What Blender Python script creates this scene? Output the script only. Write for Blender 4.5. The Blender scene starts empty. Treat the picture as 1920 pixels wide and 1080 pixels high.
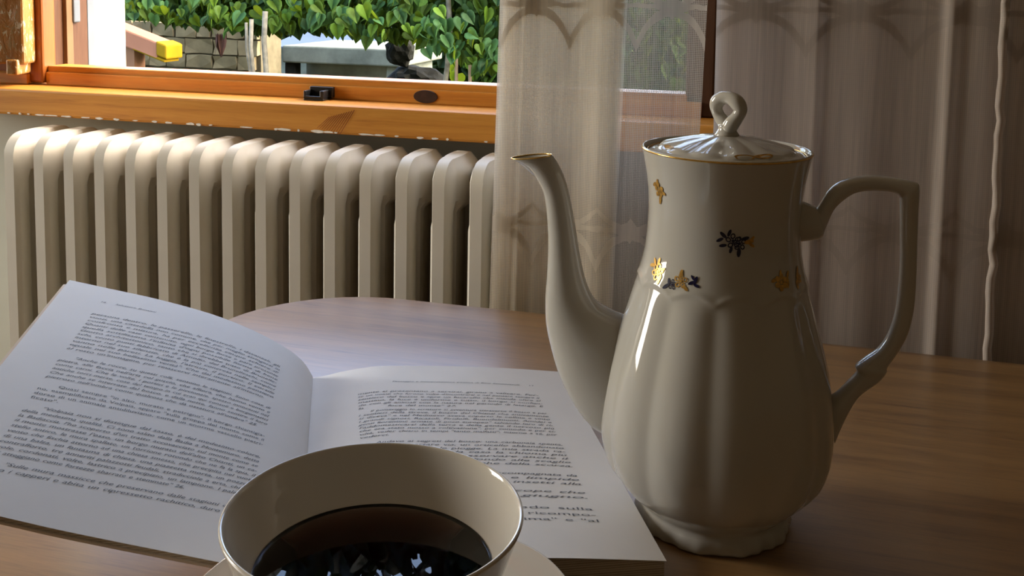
import bpy, bmesh, math, random
from mathutils import Vector, Matrix
random.seed(7)
PI = math.pi
scene = bpy.context.scene
COL = scene.collection

# ------------------------------------------------------------------ camera
W, H, FPX, PPY = 1920, 1080, 1880.0, 165.0
cam = bpy.data.cameras.new('camera'); cam.sensor_width = 36.0
cam.lens = 36.0 * FPX / W
cam.shift_y = -(H / 2 - PPY) / W
cam.clip_start = 0.02; cam.clip_end = 300
cam_o = bpy.data.objects.new('camera', cam); COL.objects.link(cam_o)
pitch, roll, yaw = 0.100585, 0.018563, 0.262679
fw = Vector((0, math.cos(pitch), -math.sin(pitch))); up = Vector((0, math.sin(pitch), math.cos(pitch))); rt = Vector((1, 0, 0))
r2 = rt * math.cos(roll) + up * math.sin(roll); u2 = up * math.cos(roll) - rt * math.sin(roll)
RZ = Matrix.Rotation(yaw, 3, 'Z')
fw, r2, u2 = RZ @ fw, RZ @ r2, RZ @ u2
m = Matrix.Identity(4)
for i in range(3):
    m[i][0], m[i][1], m[i][2] = r2[i], u2[i], -fw[i]
m[0][3], m[1][3], m[2][3] = 0, 0, 1.045
cam_o.matrix_world = m
scene.camera = cam_o

# ------------------------------------------------------------------ world, sun, daylight
world = bpy.data.worlds.new('sky'); scene.world = world; world.use_nodes = True
wn = world.node_tree.nodes; wl = world.node_tree.links; wn.clear()
wo = wn.new('ShaderNodeOutputWorld'); wb = wn.new('ShaderNodeBackground'); ws = wn.new('ShaderNodeTexSky')
ws.sky_type = 'NISHITA'; ws.sun_disc = False; ws.sun_elevation = math.radians(40); ws.sun_rotation = math.radians(70)
ws.air_density = 1.0; ws.dust_density = 4.0; ws.ozone_density = 1.0
wb.inputs['Strength'].default_value = 1.9
wl.new(ws.outputs[0], wb.inputs['Color']); wl.new(wb.outputs[0], wo.inputs[0])

sun = bpy.data.lights.new('sun', 'SUN'); sun.energy = 1.4; sun.angle = math.radians(0.6); sun.color = (1.0, 0.93, 0.78)
sun_o = bpy.data.objects.new('sun', sun); COL.objects.link(sun_o)
el, azs = math.radians(40), math.radians(15)
sd = Vector((math.cos(el) * math.cos(azs), math.cos(el) * math.sin(azs), math.sin(el)))
sun_o.rotation_euler = sd.to_track_quat('Z', 'Y').to_euler()

def area(name, loc, rot, sx, sy, watts, color, portal=False):
    l = bpy.data.lights.new(name, 'AREA'); l.shape = 'RECTANGLE'; l.size = sx; l.size_y = sy; l.energy = watts; l.color = color
    l.cycles.is_portal = portal
    o = bpy.data.objects.new(name, l); COL.objects.link(o); o.location = loc; o.rotation_euler = rot
    return o
# daylight entering by the side window of the room and (sampling portal only) by the garden window
area('side_window_daylight', (-2.41, 0.47, 1.40), (0, -PI / 2, 0), 1.1, 0.58, 41.0, (1.0, 0.91, 0.77))
area('garden_window_portal', (-0.515, 1.29, 1.29), (-PI / 2, 0, 0), 0.87, 0.80, 1.0, (1, 1, 1), True)

scene.view_settings.view_transform = 'Standard'; scene.view_settings.look = 'None'
scene.view_settings.exposure = 0.0; scene.view_settings.gamma = 1.0; scene.view_settings.use_curve_mapping = False

# ------------------------------------------------------------------ materials
class NT:
    def __init__(s, name):
        s.m = bpy.data.materials.new(name); s.m.use_nodes = True
        s.n = s.m.node_tree.nodes; s.l = s.m.node_tree.links
        s.b = s.n['Principled BSDF']; s.out = s.n['Material Output']
    def node(s, t, **kw):
        n = s.n.new(t)
        for k, v in kw.items(): setattr(n, k, v)
        return n
    def link(s, a, b): s.l.new(a, b)
    def coord(s, scale=(1, 1, 1), rot=(0, 0, 0), loc=(0, 0, 0), out='Object'):
        tc = s.node('ShaderNodeTexCoord'); mp = s.node('ShaderNodeMapping')
        mp.inputs['Scale'].default_value = scale; mp.inputs['Rotation'].default_value = rot; mp.inputs['Location'].default_value = loc
        s.link(tc.outputs[out], mp.inputs[0]); return mp.outputs[0]
    def noise(s, vec, scale, detail=4, rough=0.55, dist=0.0):
        n = s.node('ShaderNodeTexNoise'); n.inputs['Scale'].default_value = scale; n.inputs['Detail'].default_value = detail
        n.inputs['Roughness'].default_value = rough; n.inputs['Distortion'].default_value = dist
        s.link(vec, n.inputs['Vector']); return n.outputs['Fac']
    def ramp(s, fac, stops):
        r = s.node('ShaderNodeValToRGB'); e = r.color_ramp.elements
        while len(e) < len(stops): e.new(0.5)
        for i, (p, c) in enumerate(stops):
            e[i].position = p; e[i].color = (*c, 1) if len(c) == 3 else c
        s.link(fac, r.inputs[0]); return r.outputs[0]
    def math(s, op, a, b=None, c=None, clamp=False):
        n = s.node('ShaderNodeMath', operation=op, use_clamp=clamp)
        for i, v in enumerate((a, b, c)):
            if v is None: continue
            if isinstance(v, (int, float)): n.inputs[i].default_value = v
            else: s.link(v, n.inputs[i])
        return n.outputs[0]
    def mix(s, fac, a, b, mode='MIX'):
        n = s.node('ShaderNodeMix', data_type='RGBA', blend_type=mode)
        for k, v in ((0, fac), (6, a), (7, b)):
            if isinstance(v, (int, float)): n.inputs[k].default_value = v
            elif isinstance(v, tuple): n.inputs[k].default_value = (*v, 1)
            else: s.link(v, n.inputs[k])
        return n.outputs[2]
    def bump(s, height, strength=0.2, dist=0.002):
        b = s.node('ShaderNodeBump'); b.inputs['Strength'].default_value = strength; b.inputs['Distance'].default_value = dist
        s.link(height, b.inputs['Height']); s.link(b.outputs[0], s.b.inputs['Normal'])
    def set(s, **kw):
        for k, v in kw.items():
            k = k.replace('_', ' ')
            inp = s.b.inputs[k]
            if isinstance(v, (int, float)): inp.default_value = v
            elif isinstance(v, tuple): inp.default_value = (*v, 1) if len(v) == 3 else v
            else: s.link(v, inp)
        return s

def plain(name, c, rough=0.5, var=0.12, scale=20.0, bump=0.0, metal=0.0, spec=0.5, coat=0.0):
    t = NT(name); v = t.coord(); n = t.noise(v, scale)
    lo = tuple(max(0, x * (1 - var)) for x in c); hi = tuple(min(1, x * (1 + var)) for x in c)
    t.set(Base_Color=t.ramp(n, [(0.3, lo), (0.7, hi)]), Roughness=rough, Metallic=metal)
    t.b.inputs['Specular IOR Level'].default_value = spec; t.b.inputs['Coat Weight'].default_value = coat
    if bump: t.bump(t.noise(v, scale * 4), bump, 0.001)
    return t.m

def wood(name, stops, grain=(1.2, 22, 22), scale=6, rough=0.35, rings=True, bump=0.08, spec=0.5):
    t = NT(name); v = t.coord(grain)
    n1 = t.noise(v, scale, 5, 0.6, 0.8); n2 = t.noise(v, scale * 5, 3, 0.6)
    f = t.math('ADD', t.math('MULTIPLY', n1, 0.7), t.math('MULTIPLY', n2, 0.3))
    if rings:
        w = t.node('ShaderNodeTexWave', wave_type='BANDS', bands_direction='Z'); w.inputs['Scale'].default_value = 0.7
        w.inputs['Distortion'].default_value = 5; w.inputs['Detail'].default_value = 2; t.link(v, w.inputs['Vector'])
        f = t.math('ADD', t.math('MULTIPLY', f, 0.90), t.math('MULTIPLY', w.outputs['Fac'], 0.10))
    t.set(Base_Color=t.ramp(f, stops), Roughness=rough); t.b.inputs['Specular IOR Level'].default_value = spec
    t.bump(n2, bump, 0.0008)
    return t.m

M = {}
M['pine'] = wood('orange_varnished_pine', [(0.24, (0.40, 0.135, 0.018)), (0.48, (0.60, 0.245, 0.034)), (0.72, (0.68, 0.31, 0.052))], (1.3, 14, 26), 5, 0.42, spec=0.35)
def mk_weather():
    t = NT('peeling_varnished_pine'); v = t.coord((1, 1, 0.45)); a = t.noise(v, 70, 6, 0.62, 1.5); b = t.noise(v, 20, 4, 0.6); c = t.noise(v, 170, 5, 0.7, 0.6)
    col = t.ramp(b, [(0.35, (0.22, 0.075, 0.010)), (0.65, (0.42, 0.18, 0.03))])
    col = t.mix(t.ramp(a, [(0.54, (0, 0, 0)), (0.60, (1, 1, 1))]), col, (0.36, 0.22, 0.08))
    col = t.mix(t.ramp(c, [(0.575, (0, 0, 0)), (0.605, (1, 1, 1))]), col, (0.70, 0.60, 0.42))
    t.set(Base_Color=col, Roughness=0.45); t.bump(a, 0.5, 0.003); return t.m
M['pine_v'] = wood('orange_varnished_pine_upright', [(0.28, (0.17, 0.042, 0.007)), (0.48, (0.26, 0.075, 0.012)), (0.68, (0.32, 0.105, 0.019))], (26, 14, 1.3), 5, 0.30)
M['weather'] = mk_weather()
M['knot'] = plain('dark_wood_knot', (0.035, 0.016, 0.012), 0.45, 0.4, 160)
M['redgrain'] = plain('reddish_branch_grain', (0.22, 0.05, 0.015), 0.35, 0.3, 90)
def mk_table():
    t = NT('oak_laminate'); v = t.coord((1.0, 17, 1)); n1 = t.noise(v, 5, 6, 0.62, 0.7); n2 = t.noise(v, 42, 4, 0.7)
    v3 = t.coord((2.2, 60, 1)); n3 = t.noise(v3, 24, 2, 0.5)
    f = t.math('ADD', t.math('ADD', t.math('MULTIPLY', n1, 0.55), t.math('MULTIPLY', n2, 0.25)), t.math('MULTIPLY', n3, 0.2))
    t.set(Base_Color=t.ramp(f, [(0.36, (0.15, 0.066, 0.018)), (0.5, (0.33, 0.175, 0.055)), (0.64, (0.43, 0.235, 0.078))]))
    t.set(Roughness=t.math('MULTIPLY_ADD', n2, 0.06, 0.285)); t.bump(n3, 0.06, 0.0006)
    # lacquer over fine grooves along the grain: highlights smear across the grain
    t.b.inputs['Anisotropic'].default_value = 0.95; cv = t.node('ShaderNodeCombineXYZ'); cv.inputs[1].default_value = 1.0; t.link(cv.outputs[0], t.b.inputs['Tangent'])
    t.b.inputs['Specular IOR Level'].default_value = 1.0; t.b.inputs['Coat Weight'].default_value = 1.0; t.b.inputs['Coat Roughness'].default_value = 0.39; t.b.inputs['Coat IOR'].default_value = 2.1; return t.m
M['oak'] = mk_table()
M['edge'] = plain('dark_table_edging', (0.03, 0.022, 0.018), 0.5)
M['porcelain'] = plain('glazed_porcelain', (0.50, 0.465, 0.395), 0.06, 0.02, 8, coat=0.3)
M['cupglaze'] = plain('cream_glazed_porcelain', (0.64, 0.575, 0.475), 0.09, 0.02, 8, coat=0.3)
M['gold'] = plain('gold_gilding', (0.80, 0.50, 0.14), 0.22, 0.15, 300, metal=1.0)
M['navy'] = plain('navy_blue_print', (0.012, 0.010, 0.035), 0.2, 0.3, 300)
M['golddecal'] = plain('matte_gold_print', (0.55, 0.30, 0.06), 0.3, 0.4, 500, metal=0.6)
M['enamel'] = plain('cream_radiator_enamel', (0.80, 0.745, 0.62), 0.45, 0.05, 14, 0.05, spec=0.3)
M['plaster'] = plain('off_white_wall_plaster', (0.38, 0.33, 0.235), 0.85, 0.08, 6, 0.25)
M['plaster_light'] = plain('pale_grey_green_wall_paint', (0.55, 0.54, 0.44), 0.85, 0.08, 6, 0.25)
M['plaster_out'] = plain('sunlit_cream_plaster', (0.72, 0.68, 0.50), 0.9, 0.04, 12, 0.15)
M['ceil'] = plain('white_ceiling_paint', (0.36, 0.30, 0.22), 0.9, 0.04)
M['floor'] = plain('terracotta_floor', (0.17, 0.085, 0.045), 0.5, 0.2, 5)
M['black'] = plain('black_iron', (0.012, 0.012, 0.012), 0.35, 0.3, 80)
M['grey'] = plain('grey_metal', (0.10, 0.115, 0.13), 0.7, 0.1)
M['flake'] = plain('white_paint_flake', (0.80, 0.74, 0.66), 0.6, 0.1, 200)
M['darkwood'] = wood('brown_shutter_wood', [(0.3, (0.055, 0.022, 0.009)), (0.7, (0.10, 0.045, 0.020))], (14, 14, 1.3), 6, 0.6, False, spec=0.2)
M['creamwood'] = plain('cream_painted_strip', (0.15, 0.088, 0.040), 0.7, 0.1, spec=0.2)
M['steel'] = plain('brushed_steel_rod', (0.5, 0.45, 0.35), 0.3, 0.05, metal=1.0)
M['cover'] = plain('cream_card_cover', (0.62, 0.52, 0.42), 0.5, 0.06)
M['ink'] = plain('printing_ink', (0.105, 0.105, 0.115), 0.7, 0.3, 60)
M['paper'] = plain('book_paper', (0.80, 0.77, 0.725), 0.65, 0.02, 30)
def mk_edge():
    t = NT('page_edges'); v = t.coord((1, 1, 1)); sx = t.node('ShaderNodeSeparateXYZ'); t.link(v, sx.inputs[0])
    w = t.math('SINE', t.math('MULTIPLY', sx.outputs[2], 5200.0)); n = t.noise(t.coord((3, 3, 900)), 1, 2)
    f = t.math('ADD', t.math('MULTIPLY', w, 0.25), n)
    t.set(Base_Color=t.ramp(f, [(0.3, (0.40, 0.32, 0.22)), (0.75, (0.66, 0.57, 0.45))]), Roughness=0.8); t.bump(f, 0.4, 0.0004); return t.m
M['pageedge'] = mk_edge()
def mk_tea():
    t = NT('black_tea'); t.set(Base_Color=(1, 1, 1), Roughness=0.0, IOR=1.333); t.b.inputs['Transmission Weight'].default_value = 1.0
    a = t.node('ShaderNodeVolumeAbsorption'); a.inputs['Color'].default_value = (0.62, 0.20, 0.03, 1); a.inputs['Density'].default_value = 110.0
    t.link(a.outputs[0], t.out.inputs['Volume']); return t.m
M['tea'] = mk_tea()
def mk_glass():
    t = NT('window_glass'); t.set(Base_Color=(0.95, 0.97, 0.96), Roughness=0.0, IOR=1.45); t.b.inputs['Transmission Weight'].default_value = 1.0; return t.m
M['glass'] = mk_glass()
def leafmat(name, c, tr):
    t = NT(name); oi = t.node('ShaderNodeObjectInfo'); v = t.coord(out='Object'); n = t.noise(v, 7, 3)
    f = t.math('ADD', t.math('MULTIPLY', oi.outputs['Random'], 0.5), t.math('MULTIPLY', n, 0.5))
    lo = tuple(x * 0.55 for x in c); hi = tuple(min(1, x * 1.5) for x in c)
    col = t.ramp(f, [(0.25, lo), (0.75, hi)])
    t.set(Base_Color=col, Roughness=0.6); t.b.inputs['Specular IOR Level'].default_value = 0.2
    tb = t.node('ShaderNodeBsdfTranslucent'); t.link(t.mix(0.35, col, tr), tb.inputs['Color'])
    mx = t.node('ShaderNodeMixShader'); mx.inputs[0].default_value = 0.35
    t.link(t.b.outputs[0], mx.inputs[1]); t.link(tb.outputs[0], mx.inputs[2]); t.link(mx.outputs[0], t.out.inputs[0]); return t.m
M['leaf'] = leafmat('green_vine_leaf', (0.066, 0.125, 0.009), (0.34, 0.40, 0.012))
M['leaf2'] = leafmat('blue_green_vine_leaf', (0.046, 0.112, 0.030), (0.20, 0.32, 0.025))
M['hedge'] = leafmat('dark_hedge_leaf', (0.012, 0.024, 0.005), (0.06, 0.09, 0.008))
M['canopy'] = leafmat('dark_canopy_leaf', (0.004, 0.007, 0.002), (0.010, 0.016, 0.002))
M['bark'] = plain('pale_vine_bark', (0.20, 0.175, 0.12), 0.9, 0.4, 25, 0.4)
M['stone'] = plain('tan_field_stone', (0.16, 0.125, 0.066), 0.9, 0.3, 6, 0.5, spec=0.05)
M['mortar'] = plain('wall_mortar', (0.10, 0.085, 0.05), 0.95, 0.25, 12, 0.4, spec=0.05)
M['rock'] = plain('dark_mossy_rock', (0.012, 0.012, 0.009), 0.85, 0.5, 8, 0.6, spec=0.05)
M['concrete'] = plain('mossy_concrete', (0.14, 0.15, 0.115), 0.9, 0.3, 7, 0.4, spec=0.05)
M['sheet'] = plain('pale_blue_roof_sheet', (0.062, 0.082, 0.112), 0.9, 0.12, 3, spec=0.05)
M['coral'] = plain('coral_roof_plaster', (0.30, 0.135, 0.080), 0.8, 0.1, 5, spec=0.05)
M['tanwall'] = plain('tan_shed_plaster', (0.20, 0.105, 0.058), 0.9, 0.15, 5, spec=0.05)
M['yellow'] = plain('yellow_tile_end', (0.22, 0.135, 0.006), 0.6, 0.15, 9, spec=0.05)
M['brownleaf'] = plain('dried_brown_leaf', (0.07, 0.024, 0.013), 0.7, 0.3, 14)
M['stake'] = plain('raw_wood_stake', (0.20, 0.13, 0.065), 0.8, 0.2, 20)
M['ground'] = plain('garden_soil_and_grass', (0.035, 0.035, 0.014), 0.95, 0.5, 1.5, 0.4, spec=0.05)

def lace(name, col, holes, per, zb, zb2, ph, pd=0.22):
    """woven net with a denser ogee border; x/z in metres"""
    t = NT(name); v = t.coord(); s = t.node('ShaderNodeSeparateXYZ'); t.link(v, s.inputs[0]); x, z = s.outputs[0], s.outputs[2]
    wob = t.math('MULTIPLY', t.math('SUBTRACT', t.noise(v, 90, 2), 0.5), 0.006)
    def band(zc, off):
        u = t.math('ABSOLUTE', t.math('SUBTRACT', t.math('FRACT', t.math('ADD', t.math('DIVIDE', x, per), ph + off)), 0.5))   # 0 mid .. .5 ends
        zz = t.math('ADD', t.math('SUBTRACT', z, zc), wob)
        bar = t.math('LESS_THAN', t.math('ABSOLUTE', zz), t.math('ADD', 0.0022, t.math('MULTIPLY', t.math('POWER', t.math('MULTIPLY', t.math('SUBTRACT', 0.5, u), 2.0), 5.0), 0.010)))
        # arch hanging under the bar, cusp at the ends
        arch = t.math('SUBTRACT', t.math('MULTIPLY', t.math('POWER', t.math('MULTIPLY', u, 2.0), 2.6), -0.030), 0.006)
        ar = t.math('LESS_THAN', t.math('ABSOLUTE', t.math('SUBTRACT', zz, arch)), t.math('ADD', 0.0028, t.math('MULTIPLY', u, 0.006)))
        arch2 = t.math('ADD', t.math('MULTIPLY', t.math('POWER', t.math('MULTIPLY', u, 2.0), 2.2), 0.016), 0.002)
        ar2 = t.math('LESS_THAN', t.math('ABSOLUTE', t.math('SUBTRACT', zz, arch2)), 0.0026)
        return t.math('MAXIMUM', t.math('MAXIMUM', bar, ar), ar2)
    pat = t.math('MAXIMUM', band(zb, 0.0), band(zb2, 0.5))
    gx = t.math('POWER', t.math('ABSOLUTE', t.math('SINE', t.math('MULTIPLY', x, PI / 0.0016))), 0.6)
    gz = t.math('POWER', t.math('ABSOLUTE', t.math('SINE', t.math('MULTIPLY', z, PI / 0.0016))), 0.6)
    open_ = t.math('MULTIPLY', gx, gz)
    st = t.noise(t.coord((420, 420, 5)), 1, 3); st = t.math('MULTIPLY_ADD', st, 0.8, 0.6)
    op = t.math('MULTIPLY', t.math('MULTIPLY', open_, holes), st)
    alpha_open = t.math('MULTIPLY', op, t.math('SUBTRACT', 1.0, t.math('MULTIPLY', pat, 0.85)), clamp=True)
    nv = t.noise(t.coord((300, 300, 8)), 1, 3)
    c = t.mix(t.ramp(nv, [(0.3, (0, 0, 0)), (0.7, (1, 1, 1))]), tuple(k * 0.82 for k in col), tuple(min(1, k * 1.10) for k in col))
    c = t.mix(t.math('MULTIPLY', pat, pd), c, tuple(k * 0.62 for k in col))
    t.set(Base_Color=c, Roughness=0.9); t.b.inputs['Specular IOR Level'].default_value = 0.1
    tl = t.node('ShaderNodeBsdfTranslucent'); t.link(c, tl.inputs['Color'])
    m1 = t.node('ShaderNodeMixShader'); t.link(t.math('SUBTRACT', 0.40, t.math('MULTIPLY', pat, 0.12)), m1.inputs[0])
    t.link(t.b.outputs[0], m1.inputs[1]); t.link(tl.outputs[0], m1.inputs[2])
    tp = t.node('ShaderNodeBsdfTransparent'); m2 = t.node('ShaderNodeMixShader'); t.link(alpha_open, m2.inputs[0])
    t.link(m1.outputs[0], m2.inputs[1]); t.link(tp.outputs[0], m2.inputs[2]); t.link(m2.outputs[0], t.out.inputs[0])
    return t.m
M['lace'] = lace('cream_lace_net', (0.84, 0.75, 0.60), 0.55, 0.062, 0.824, 1.030, 0.55)
M['lace_sheer'] = lace('sheer_lace_net', (0.62, 0.53, 0.42), 0.80, 0.062, 0.824, 1.030, 0.55)
M['lace2'] = lace('shaded_lace_net', (0.63, 0.53, 0.44), 0.22, 0.085, 0.842, 1.030, 0.27, 0.5)  # shade on the right-hand curtains is put into this darker colour

# ------------------------------------------------------------------ mesh helpers
def mesh(name, verts, faces, mat, parent=None, smooth=False, base=None):
    me = bpy.data.meshes.new(name); me.from_pydata([tuple(v) for v in verts], [], faces); me.update()
    bm = bmesh.new(); bm.from_mesh(me); bmesh.ops.recalc_face_normals(bm, faces=bm.faces); bm.to_mesh(me); bm.free()
    if smooth:
        for p in me.polygons: p.use_smooth = True
    me.materials.append(M[mat] if isinstance(mat, str) else mat)
    o = bpy.data.objects.new(name, me); COL.objects.link(o)
    if parent: attach(o, parent)
    return o
def attach(o, parent):
    o.parent = parent; o.matrix_parent_inverse = Matrix.Translation(parent.location).inverted() if parent.type == 'EMPTY' else Matrix.Identity(4)
def empty(name, loc):
    o = bpy.data.objects.new(name, None); o.empty_display_size = 0.05; COL.objects.link(o); o.location = loc; return o
def tag(o, label=None, cat=None, group=None, kind=None):
    for k, v in (('label', label), ('category', cat), ('group', group), ('kind', kind)):
        if v: o[k] = v
    return o
def thing(name, loc, label, cat, group=None): return tag(empty(name, loc), label, cat, group)
def boxes(name, lst, mat, parent=None, bevel=0.0, seg=2):
    bm = bmesh.new()
    for lo, hi in lst:
        r = bmesh.ops.create_cube(bm, size=1.0)
        for v in r['verts']:
            v.co = Vector([(lo[i] + hi[i]) / 2 + v.co[i] * (hi[i] - lo[i]) for i in range(3)])
    if bevel: bmesh.ops.bevel(bm, geom=bm.edges[:], offset=bevel, segments=seg, affect='EDGES', profile=0.5)
    me = bpy.data.meshes.new(name); bm.to_mesh(me); bm.free(); me.materials.append(M[mat])
    o = bpy.data.objects.new(name, me); COL.objects.link(o)
    if parent: attach(o, parent)
    return o
def box(name, lo, hi, mat, parent=None, bevel=0.0): return boxes(name, [(lo, hi)], mat, parent, bevel)
def rings_faces(nr, ns, closed=True):
    f = []
    for i in range(nr - 1):
        for j in range(ns if closed else ns - 1):
            k = (j + 1) % ns
            f.append((i * ns + j, i * ns + k, (i + 1) * ns + k, (i + 1) * ns + j))
    return f
def loft(name, rings, mat, parent=None, caps=(True, True), smooth=True):
    ns = len(rings[0]); v = [p for r in rings for p in r]; f = rings_faces(len(rings), ns)
    if caps[0]: f.append(tuple(range(ns)))
    if caps[1]: f.append(tuple((len(rings) - 1) * ns + j for j in range(ns)))
    return mesh(name, v, f, mat, parent, smooth)
def lathe(name, prof, c, mat, parent=None, ns=96, fn=None, caps=(True, True)):
    rings = []
    for r, z in prof:
        ring = []
        for j in range(ns):
            a = 2 * PI * j / ns; rr, zz = fn(r, z, a) if fn else (r, z)
            ring.append((c[0] + rr * math.cos(a), c[1] + rr * math.sin(a), c[2] + zz))
        rings.append(ring)
    return loft(name, rings, mat, parent, caps)
def tube(name, pts, rad, mat, parent=None, ns=8, closed=False):
    pts = [Vector(p) for p in pts]; n = len(pts); rings = []; prev = None
    for i, p in enumerate(pts):
        if closed: t = pts[(i + 1) % n] - pts[i - 1]
        else: t = pts[min(i + 1, n - 1)] - pts[max(i - 1, 0)]
        t.normalize()
        if prev is None: a = t.orthogonal().normalized()
        else: a = (prev - t * prev.dot(t)).normalized()
        prev = a; b = t.cross(a); r = rad(i / (n - 1)) if callable(rad) else rad
        rings.append([p + (a * math.cos(2 * PI * k / ns) + b * math.sin(2 * PI * k / ns)) * r for k in range(ns)])
    if closed: rings.append(rings[0]); return loft(name, rings, mat, parent, (False, False))
    return loft(name, rings, mat, parent)
def interp(x, xs, ys):
    if x <= xs[0]: return ys[0]
    for i in range(len(xs) - 1):
        if x <= xs[i + 1]: return ys[i] + (ys[i + 1] - ys[i]) * (x - xs[i]) / (xs[i + 1] - xs[i])
    return ys[-1]
def catmull(pts, n):
    out = []; P = [pts[0]] + list(pts) + [pts[-1]]
    for i in range(1, len(P) - 2):
        p0, p1, p2, p3 = P[i - 1], P[i], P[i + 1], P[i + 2]
        for k in range(n):
            t = k / n
            out.append(tuple(0.5 * ((2 * b) + (-a + c) * t + (2 * a - 5 * b + 4 * c - d) * t * t + (-a + 3 * b - 3 * c + d) * t ** 3) for a, b, c, d in zip(p0, p1, p2, p3)))
    out.append(tuple(pts[-1])); return out
def smooth01(a, b, x):
    t = max(0.0, min(1.0, (x - a) / (b - a))); return t * t * (3 - 2 * t)
def copy_tree(o, parent=None):
    c = o.copy(); COL.objects.link(c)
    if parent: c.parent = parent; c.matrix_parent_inverse = o.matrix_parent_inverse.copy()
    for ch in list(o.children): copy_tree(ch, c)
    return c

# ------------------------------------------------------------------ room shell
X0, X1, Y0, Y1, ZC = -2.42, 3.2, -3.4, 1.09, 2.7
YO = 1.296                                   # outer face of the garden wall
WX0, WX1, WZ0, WZ1 = -0.95, -0.08, 0.87, 1.70  # garden window opening
def struct(o): o['kind'] = 'structure'; return o
struct(box('floor', (X0 - 0.2, Y0 - 0.2, -0.1), (X1 + 0.2, YO, 0.0), 'floor'))
struct(box('ceiling', (X0 - 0.2, Y0 - 0.2, ZC), (X1 + 0.2, YO + 0.25, ZC + 0.12), 'ceil'))
def wall_hole(name, axis, a0, a1, t0, t1, z0, z1, h, mat):
    """wall running along axis from a0..a1, thickness t0..t1, with a hole h=(b0,b1,z0,z1)"""
    def bx(b0, b1, c0, c1): return (((b0, t0, c0), (b1, t1, c1)) if axis == 'x' else ((t0, b0, c0), (t1, b1, c1)))
    return struct(boxes(name, [bx(a0, h[0], z0, z1), bx(h[1], a1, z0, z1), bx(h[0], h[1], z0, h[2]), bx(h[0], h[1], h[3], z1)], mat))
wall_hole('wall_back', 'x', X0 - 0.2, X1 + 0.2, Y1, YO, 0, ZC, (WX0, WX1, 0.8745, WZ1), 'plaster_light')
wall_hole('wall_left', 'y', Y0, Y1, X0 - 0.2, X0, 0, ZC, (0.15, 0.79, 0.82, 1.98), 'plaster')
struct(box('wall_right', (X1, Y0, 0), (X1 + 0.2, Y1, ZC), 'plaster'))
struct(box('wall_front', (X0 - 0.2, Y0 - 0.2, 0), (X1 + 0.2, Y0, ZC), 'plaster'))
w2 = struct(empty('window_2', (X0, 0.47, 0.82)))
for lo, hi in (((X0 - 0.12, 0.15, 0.82), (X0 - 0.06, 0.19, 1.98)), ((X0 - 0.12, 0.75, 0.82), (X0 - 0.06, 0.79, 1.98)), ((X0 - 0.12, 0.19, 0.82), (X0 - 0.06, 0.75, 0.87)), ((X0 - 0.12, 0.19, 1.93), (X0 - 0.06, 0.75, 1.98))):
    box('window_frame', lo, hi, 'pine', w2, 0.004)

# masonry reveal, plaster lining of the garden window
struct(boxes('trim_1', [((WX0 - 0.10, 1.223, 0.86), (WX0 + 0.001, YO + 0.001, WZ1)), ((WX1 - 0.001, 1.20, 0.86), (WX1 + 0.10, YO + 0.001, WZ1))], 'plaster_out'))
struct(box('trim_2', (WX0 - 0.05, 1.17, 0.83), (WX1 + 0.05, YO + 0.05, 0.893), 'concrete', None, 0.004))   # outer stone sill

# ------------------------------------------------------------------ garden window frame (fixed part)
win = struct(empty('window_1', (-0.515, 1.09, 0.87)))
box('lower_board', (-1.06, 1.019, 0.8773), (0.02, 1.12, 0.9097), 'pine', win, 0.003)
box('bottom_rail', (-0.905, 1.078, 0.9095), (WX1, 1.112, 0.9340), 'pine', win, 0.002)
box('rail_moulding', (-0.905, 1.0745, 0.9095), (WX1, 1.080, 0.9262), 'pine', win, 0.0015)
box('jamb_base', (-1.06, 1.066, 0.9095), (-0.925, 1.11, 0.924), 'pine', win, 0.0015)
box('side_post', (-1.06, 1.085, 0.9100), (-0.936, 1.132, 1.74), 'pine_v', win, 0.002)
box('post_fillet', (-0.950, 1.070, 0.9120), (-0.905, 1.094, 1.72), 'pine_v', win, 0.003)
box('recess_lining', (-0.965, 1.130, 0.8930), (-0.9490, 1.163, 1.70), 'darkwood', win, 0.0005)
box('stop_strip', (-0.965, 1.163, 0.8930), (-0.9430, 1.1760, 1.70), 'creamwood', win, 0.001)
box('shutter_edge', (-0.965, 1.176, 0.8930), (-0.9455, 1.2085, 1.70), 'darkwood', win, 0.001)
box('metal_guide', (-0.965, 1.2085, 0.8930), (-0.9450, 1.2235, 1.70), 'grey', win, 0.001)
box('shutter_hinge', (-0.950, 1.1745, 0.985), (-0.9400, 1.1880, 1.06), 'grey', win, 0.002)
box('right_post', (-0.098, 1.078, 0.9100), (-0.068, 1.150, 1.74), 'darkwood', win, 0.002)
box('right_strip', (-0.066, 1.070, 0.9100), (-0.061, 1.090, 1.74), 'creamwood', win, 0.001)
box('head_rail', (-1.06, 1.070, 1.675), (0.02, 1.148, 1.745), 'pine', win, 0.002)
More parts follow.
